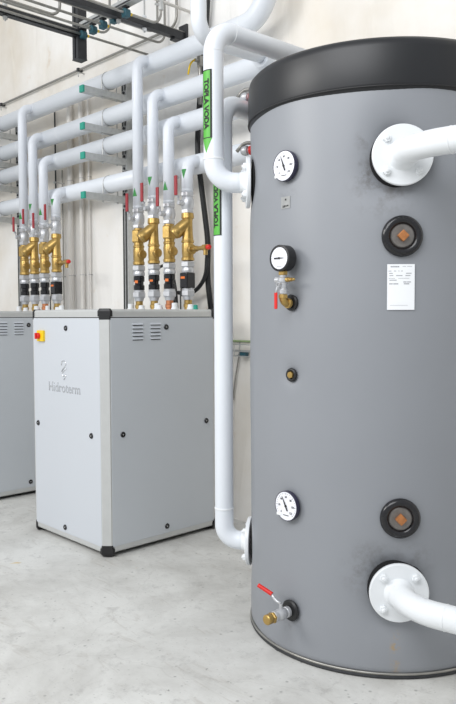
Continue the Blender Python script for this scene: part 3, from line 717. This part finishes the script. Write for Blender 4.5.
        b=B(); b.hexn((x,RY,1.470),(x,RY,1.503),.041); b.lathe([(.033,1.440-CH),(.036,1.446-CH),(.036,1.456-CH),(.030,1.472-CH)],frame((x,RY,CH),(0,0,1),(0,1,0)),20); b.build('upper_nut',CHROME,fl)
        b=B(); prof=[(.024,0)]
        zz=1.352; hN=1.440-1.352
        if i==3:
            b.box((x,RY-.004,(1.352+1.440)/2),(.062,.062,hN),None,.006)
        else:
            b.lathe([(.028,0),(.033,.004),(.033,.030),(.027,.036),(.027,.050),(.033,.056),(.033,.084),(.028,hN)],frame((x,RY,zz),(0,0,1),(0,1,0)),20)
        sl=b.build('sleeve',GLOSSBLACK,fl)
        b=B()
        if i==3: b.box((x-.004,RY-.0355,1.412),(.034,.001,.012))
        else:
            n=6;vs=[];fs=[]
            for k in range(n+1):
                a=math.radians(-88+38*k/n)
                for z in (1.396 if i!=1 else 1.40,1.412): vs.append((x+.0337*math.cos(a),RY+.0337*math.sin(a),z))
            for k in range(n): fs.append((2*k,2*k+2,2*k+3,2*k+1))
            b._add(vs,fs,False)
        if not (gi==1 and i<3): b.build('orange_mark',ORANGE,sl)
        else: b.b.free()
        b=B(); b.hexn((x,RY,1.308),(x,RY,1.344),.041); b.lathe([(.032,0),(.033,.010),(.030,.014)],frame((x,RY,1.341),(0,0,1),(0,1,0)),20); b.lathe([(.026,0),(.030,.024)],frame((x,RY,1.288),(0,0,1),(0,1,0)),20); b.build('lower_nut',CHROME,fl)
        b=B(); b.lathe([(.022,-.02),(.022,.012),(.026,.014),(.026,.030),(.022,.034),(.022,.056)],frame((x,RY,1.2335),(0,0,1),(0,1,0)),18); b.build('stub',COPPER if i==2 else BRASS,fl)
    # white cable glands in a row on the cabinet top
    X0=(XA,XB)[gi]
    gx=[xs[0]-.06,xs[0]+.065,xs[1]+.055,xs[2]-.055,xs[2]+.07,xs[3]+.06,xs[3]+.095 if gi==0 else xs[3]+.09]
    for k,x in enumerate(gx):
        tl=(k==6 and gi==0)
        if tl: x=XA-.055
        gy=RY-.012*(k%2)-.02
        b=B(); m=frame((x,gy,CH-.006),(0,0,1),(0,1,0)); g_s=.6 if tl else .88; b.lathe([(r_q*g_s,z_q*g_s) for r_q,z_q in [(.024,0),(.024,.018),(.020,.022),(.020,.036 if k%2 else .048),(.014,.052 if not k%2 else .04),(0,.052 if not k%2 else .04)]],m,14)
        o=b.build('cable_gland',TEAL if tl else WPLAST)
        if tl: single(o,'green cable gland at right rear corner of middle heat pump top','cable gland',org=(x,gy,CH-.006))
        else: single(o,'white cable gland on the %s heat pump, %s in its row'%(('middle','left')[gi],('first','second','third','fourth','fifth','sixth','last')[k]),'cable gland','cable glands',org=(x,gy,CH-.006))
    # sensor cable
    b=B(); x=xs[3]; b.tube([(x-.01,RY-.04,1.36),(x-.012,RY-.046,1.31),(x-.005,RY-.05,CH+.002)],.004,8,bend=.02); o=b.build('sensor_cable',RUBBER); single(o,'thin black sensor cable below the meter box %s'%wh,'cable',org=(x,RY-.05,CH))

# ---------------------------------------------------------------- hoses and cables behind the pipes
HYs=WY-.04
def pp(pts,Y): return [onY(x,y,Y) for x,y in pts]
b=B(); b.tube([onY(208,0,HYs)+V((0,0,.7))]+pp([(208,0),(203,60),(199,110),(197,150),(203,200),(208.5,245),(207,275),(212,318)],HYs),.0165,14,bend=.12,seg=6); o=b.build('black_hose',RUBBER); single(o,'long thick black hose hanging down the wall beside the labelled pipe','hose',org=onY(212,318,HYs))
b=B(); P=pp([(207,258),(206,276),(199,288),(186,297),(176,290)],HYs-.04); P.append(onY(172,305,2.74)); P[-1].z=CH; b.tube(P,.0125,12,bend=.05,seg=6); o=b.build('black_hose',RUBBER); single(o,'shorter black hose looping left to the heat pump top','hose',org=P[-1])
b=B(); P=pp([(158,268),(166,264),(173,274),(176,292)],2.80)+[onY(177,304,2.75)]; P[-1].z=CH; b.tube(P,.009,10,bend=.04,seg=6); o=b.build('black_cable',RUBBER); single(o,'black cable arching behind the brass fittings above middle heat pump','cable',org=P[-1])
# gas cock with yellow lever
yl=onY(194,62,WY-.08)
yr=root('gas_cock',(yl.x,WY-.02,yl.z),'small gas cock with yellow lever on the wall left of the labelled pipe','valve')
b=B(); b.cyl((yl.x+.03,WY-.06,yl.z-.25),(yl.x+.03,WY-.06,yl.z+.30),.011,12); b.hexn((yl.x+.03,WY-.06,yl.z-.03),(yl.x+.03,WY-.06,yl.z+.03),.02); b.cyl((yl.x+.03,WY-.06,yl.z),(yl.x+.03,WY-.10,yl.z),.010,10)
b.cyl((yl.x+.03,WY-.06,yl.z+.2),(yl.x+.03,WY,yl.z+.2),.006,8); b.build('body',STEEL,yr)
b=B(); b.tube([(yl.x+.03,WY-.10,yl.z),(yl.x-.005,WY-.105,yl.z-.005),(yl.x-.018,WY-.11,yl.z-.075)],.0055,8,bend=.03); b.build('lever',YELLOW,yr)
# slim rods by the left risers; cream tubes added, imitating shadowy wall folds
for k,(x,rr,mt,lab) in enumerate(((57.5,.006,DKSTEEL,'thin dark rod on the wall right of the left riser pipes'),(64,.005,STEEL,'thin grey conduit on the wall between dark rod and cream folds'),(72,.020,CREAM,'first added cream tube imitating a soft wall fold right of the left risers'),(83,.017,CREAM,'second added cream tube imitating a wall fold, right of a wider one'),(90.5,.008,CREAM,'slim added cream tube imitating a wall fold left of the mounting rail'))):
    px=onY(x,300,WY-rr-.012).x; ztop_=2.78 if k!=1 else 2.3; zlo=1.75 if k==0 else .0
    r_=root('wall_rod_and_fold',(px,WY-rr-.012,zlo),lab,'pipe')
    b=B(); b.cyl((px,WY-rr-.012,zlo),(px,WY-rr-.012,ztop_),rr,14); b.build('tube',mt,r_)
    for z in ((1.5,2.2) if k else (2.0,2.6)):
        b=B(); b.torus(frame((px,WY-rr-.012,z),(0,0,1),(0,1,0)),rr+.001,.0022,20,6); b.cyl((px,WY-rr-.0,z),(px,WY,z),.004,8); 
        if k==1: b.cyl((px,WY-.012,z+.001),(px,WY-.075,z+.001),.004,8); b.hexn((px,WY-.075,z),(px,WY-.088,z),.009)
        b.build('pipe_clip',GALV,r_)

# cable tray right of the far labelled pipe
zt_=1.01
tr_=root('cable_tray',(-2.7,WY-.03,.965),'narrow wire cable tray on the wall between white pipe and tank','cable tray')
for (z,y,r0,mt,nm) in ((1.052,WY-.012,.006,mat('pale_green_edge',(.30,.40,.20),.5,var=.1),'top_strip'),(1.035,WY-.05,.003,GALV,'wire'),(.998,WY-.012,.004,GALV,'wire'),(.995,WY-.05,.003,GALV,'wire'),(.968,WY-.05,.003,GALV,'wire')):
    b=B(); b.cyl((-3.25,y,z),(-1.4,y,z),r0,8); b.build(nm,mt,tr_)
for k in range(9):
    x=-3.2+.21*k; b=B(); b.tube([(x,WY-.004,1.05),(x,WY-.012,.972),(x,WY-.05,.966),(x,WY-.05,1.036)],.003,8,bend=.012); b.build('cross_wire',GALV,tr_)
q=onY(244,354,WY-.03); b=B(); b.box(q,(.045,.03,.03),None,.004); single(b.build('terminal_block',DTEAL),'small dark teal junction block under the cable tray','junction box',org=q)
b=B(); b.tube(pp([(240,350),(238,362),(235,380),(233,400)],WY-.02),.004,8,bend=.05); single(b.build('grey_cable',STEEL),'thin grey cable drooping from the cable tray','cable',org=onY(233,400,WY-.02))

# ---------------------------------------------------------------- overhead rack, top left
pe=onY(182,40,WY-.02); ZR=pe.z
X2=pe.x; pc=onZ(80,38,ZR); X1=pc.x; YC=pc.y
def beam(x,y0,y1,label):
    r_=root('ceiling_beam',(x,(y0+y1)/2,ZR),label,'steel beam','rack beams')
    poly=[(-.0205,0),(.0205,0),(.0205,.041),(.010,.041),(.010,.036),(.0165,.036),(.0165,.004),(-.0165,.004),(-.0165,.036),(-.010,.036),(-.010,.041),(-.0205,.041)]
    m=M(((1,0,0,x),(0,0,1,y0),(0,1,0,ZR-.002),(0,0,0,1)))
    b=B(); b.prism(poly,m,y1-y0); b.build('channel',DKSTEEL,r_)
    b=B(); b.box((x,(y0+y1)/2,ZR+.043),(.040,y1-y0,.004)); b.build('edge_strip',STEEL,r_); return r_
beam(X1,.35,YC+.03,'dark steel rack beam at top left, ending at the hanging post')
r2=beam(X2,.35,WY-.012,'dark steel rack beam reaching the wall bracket near top pipe')
b=B(); b.box((X2,WY-.008,ZR+.01),(.075,.014,.16),None,.002); b.box((X2,WY-.05,ZR-.01),(.05,.09,.012)); b.build('wall_bracket',DKSTEEL,r2)
# hanging post
b=B(); pz0=onY(77,61,YC).z; hp=root('hanging_post',(X1,YC,pz0),'dark square steel post hanging at end of the rack beam','post')
mm=M.Translation((X1-.005,YC,pz0)); b.prism([(-.031,-.031),(-.006,-.031),(-.006,-.020),(.006,-.020),(.006,-.031),(.031,-.031),(.031,.031),(-.031,.031)],mm,3.9-pz0); b.build('channel',DKSTEEL,hp)
b=B(); b.box((X1-.005,YC,pz0-.003),(.066,.066,.008),None,.002); b.build('end_cap',DKSTEEL,hp)
# light cross channel
zc_=ZR+.062
cr=root('cross_channel',((X1+X2)/2,YC,zc_),'bright galvanised cross channel carrying the teal pipe clamps','channel')
b=B(); b.box(((X1+X2)/2+.05,YC,zc_),(X2-X1+.36,.045,.032)); b.build('channel',GALV,cr)
b=B(); b.box(((X1+X2)/2+.05,YC-.023,zc_-.008),(X2-X1+.36,.002,.010)); b.build('slot',DKSTEEL,cr)
# clamps and thin tubes
ZP=onY(103,24.5,YC).z
ends=[None,('up',110,34),('up',166,42),('up',157.5,33.5),('up',161,26)]
for k,(x,y) in enumerate(((83,33.5),(93,28.5),(103,24.5),(114,19.5),(126,14.5))):
    q=onY(x,y,YC)
    cl=root('tube_clamp',(q.x,YC,ZP),'teal rubber-lined tube clamp, %s of five from the hanging post'%('first','second','third','fourth','fifth')[k],'clamp','teal tube clamps')
    b=B(); m=frame((q.x,YC-.018,ZP),(0,1,0)); b.lathe([(.020,0),(.0225,.002),(.0225,.034),(.020,.036)],m,20); b.box((q.x,YC,ZP-.014),(.040,.034,.022),None,.004); b.build('ring',DTEAL,cl)
    b=B(); b.cyl((q.x,YC,ZP+.015),(q.x,YC,zc_-.016),.004,8); b.box((q.x,YC,zc_-.020),(.030,.03,.008)); b.build('bolt',DKSTEEL,cl)
    rt=root('thin_steel_tube',(q.x,YC,ZP),'thin grey tube through the %s teal clamp from the hanging post'%('first','second','third','fourth','fifth')[k],'tube','thin tubes on the rack')
    e=ends[k]; b=B()
    if e is None: b.tube([(q.x,.4,ZP),(q.x,WY,ZP)],.0075,10)
    else:
        u=onX(e[1],e[2],q.x); ye=min(u.y,WY-.03)
        b.tube([(q.x,.4,ZP),(q.x,ye,ZP),(q.x,ye,3.9 if k>1 else zc_+.3)],.0075,10,bend=.07)
    b.build('tube',STEEL,rt)
    b=B(); b.cyl((q.x,YC+.03,ZP),(q.x,YC+.040,ZP),.0085,10); b.build('yellow_tape',YELLOW,rt)
# extra tubes left of beam
for k,(dx,dz) in enumerate(((-.06,.055),(.09,.06))):
    x=X1+dx if k==0 else X2-.06
    b=B(); b.tube([(x,.4,ZR+.06+dz),(x,YC-.1,ZR+.06+dz),(x,YC-.1,3.9)],.009,10,bend=.07); single(b.build('thin_steel_tube',STEEL),('thin grey tube bending up above the outer rack beam','thin tube above the inner rack beam')[k],'tube',org=(x,YC-.1,ZR+.06+dz))
# threaded rods
for k,(bx,px,py) in enumerate(((X2,144.5,26),(X2,72,8),(X1,5,9),(X1,40,20))):
    q=onX(px,py,bx); y=q.y if k!=1 else YC
    if k==3: continue
    r_=root('threaded_rod',(bx,y,ZR+.04),('threaded rod with white fitting holding the rack beam near the wall','threaded rod beside the cross channel on the inner rack beam','threaded rod holding the outer rack beam at far left')[k],'rod','threaded rods')
    b=B(); b.cyl((bx,y,ZR-.03),(bx,y,3.9),.0055,8); b.build('rod',GALV,r_)
    for zz in (ZR-.022,ZR+.048):
        b=B(); b.hexn((bx,y,zz),(bx,y,zz+.018),.014); b.build('nut',WPLAST if k==0 else GALV,r_)
# valve fitting on a vertical tube
q=onX(161,5,onY(126,14.5,YC).x); 
b=B(); b.hexn((q.x,min(q.y,WY-.03),q.z-.03),(q.x,min(q.y,WY-.03),q.z+.03),.014); b.cyl((q.x,min(q.y,WY-.03),q.z),(q.x-.03,min(q.y,WY-.03)-.02,q.z+.01),.007,8); single(b.build('tube_fitting',GALV),'small steel fitting on an upright thin tube near top edge','fitting',org=(q.x,min(q.y,WY-.03),q.z-.03))
# wall conduit
wc=onY(79,70,WY-.025); we=onY(176.7,33,WY-.025)
rt=root('wall_conduit',(wc.x,WY-.025,wc.z),'thin grey conduit clipped along the wall above the header pipes, turning up','conduit')
b=B(); b.tube([(-7.5,WY-.025,wc.z),(we.x,WY-.025,wc.z),(we.x,WY-.025,4.0)],.0085,10,bend=.07); b.build('tube',STEEL,rt)
for x in (onY(2,103,WY-.025).x,wc.x,wc.x-2.6):
    b=B(); b.box((x,WY-.02,wc.z),(.022,.042,.026),None,.004); b.build('clip',DKSTEEL,rt)
    b=B(); b.tube([(x+.03,WY,wc.z-.03),(x+.03,WY-.05,wc.z-.03),(x+.03,WY-.05,wc.z-.06)],.004,8,bend=.01); b.build('hook',GALV,rt)
# high conduit towards the wall
q0=onY(190,12,WY-.01); b=B(); b.tube([(q0.x,1.2,q0.z),(q0.x,WY,q0.z)],.009,10); single(b.build('high_conduit',CREAM),'pale conduit meeting the wall just left of the dropping white pipe','conduit',org=(q0.x,WY,q0.z))
for o in list(bpy.data.objects):
    if '_o' in o: del o['_o']
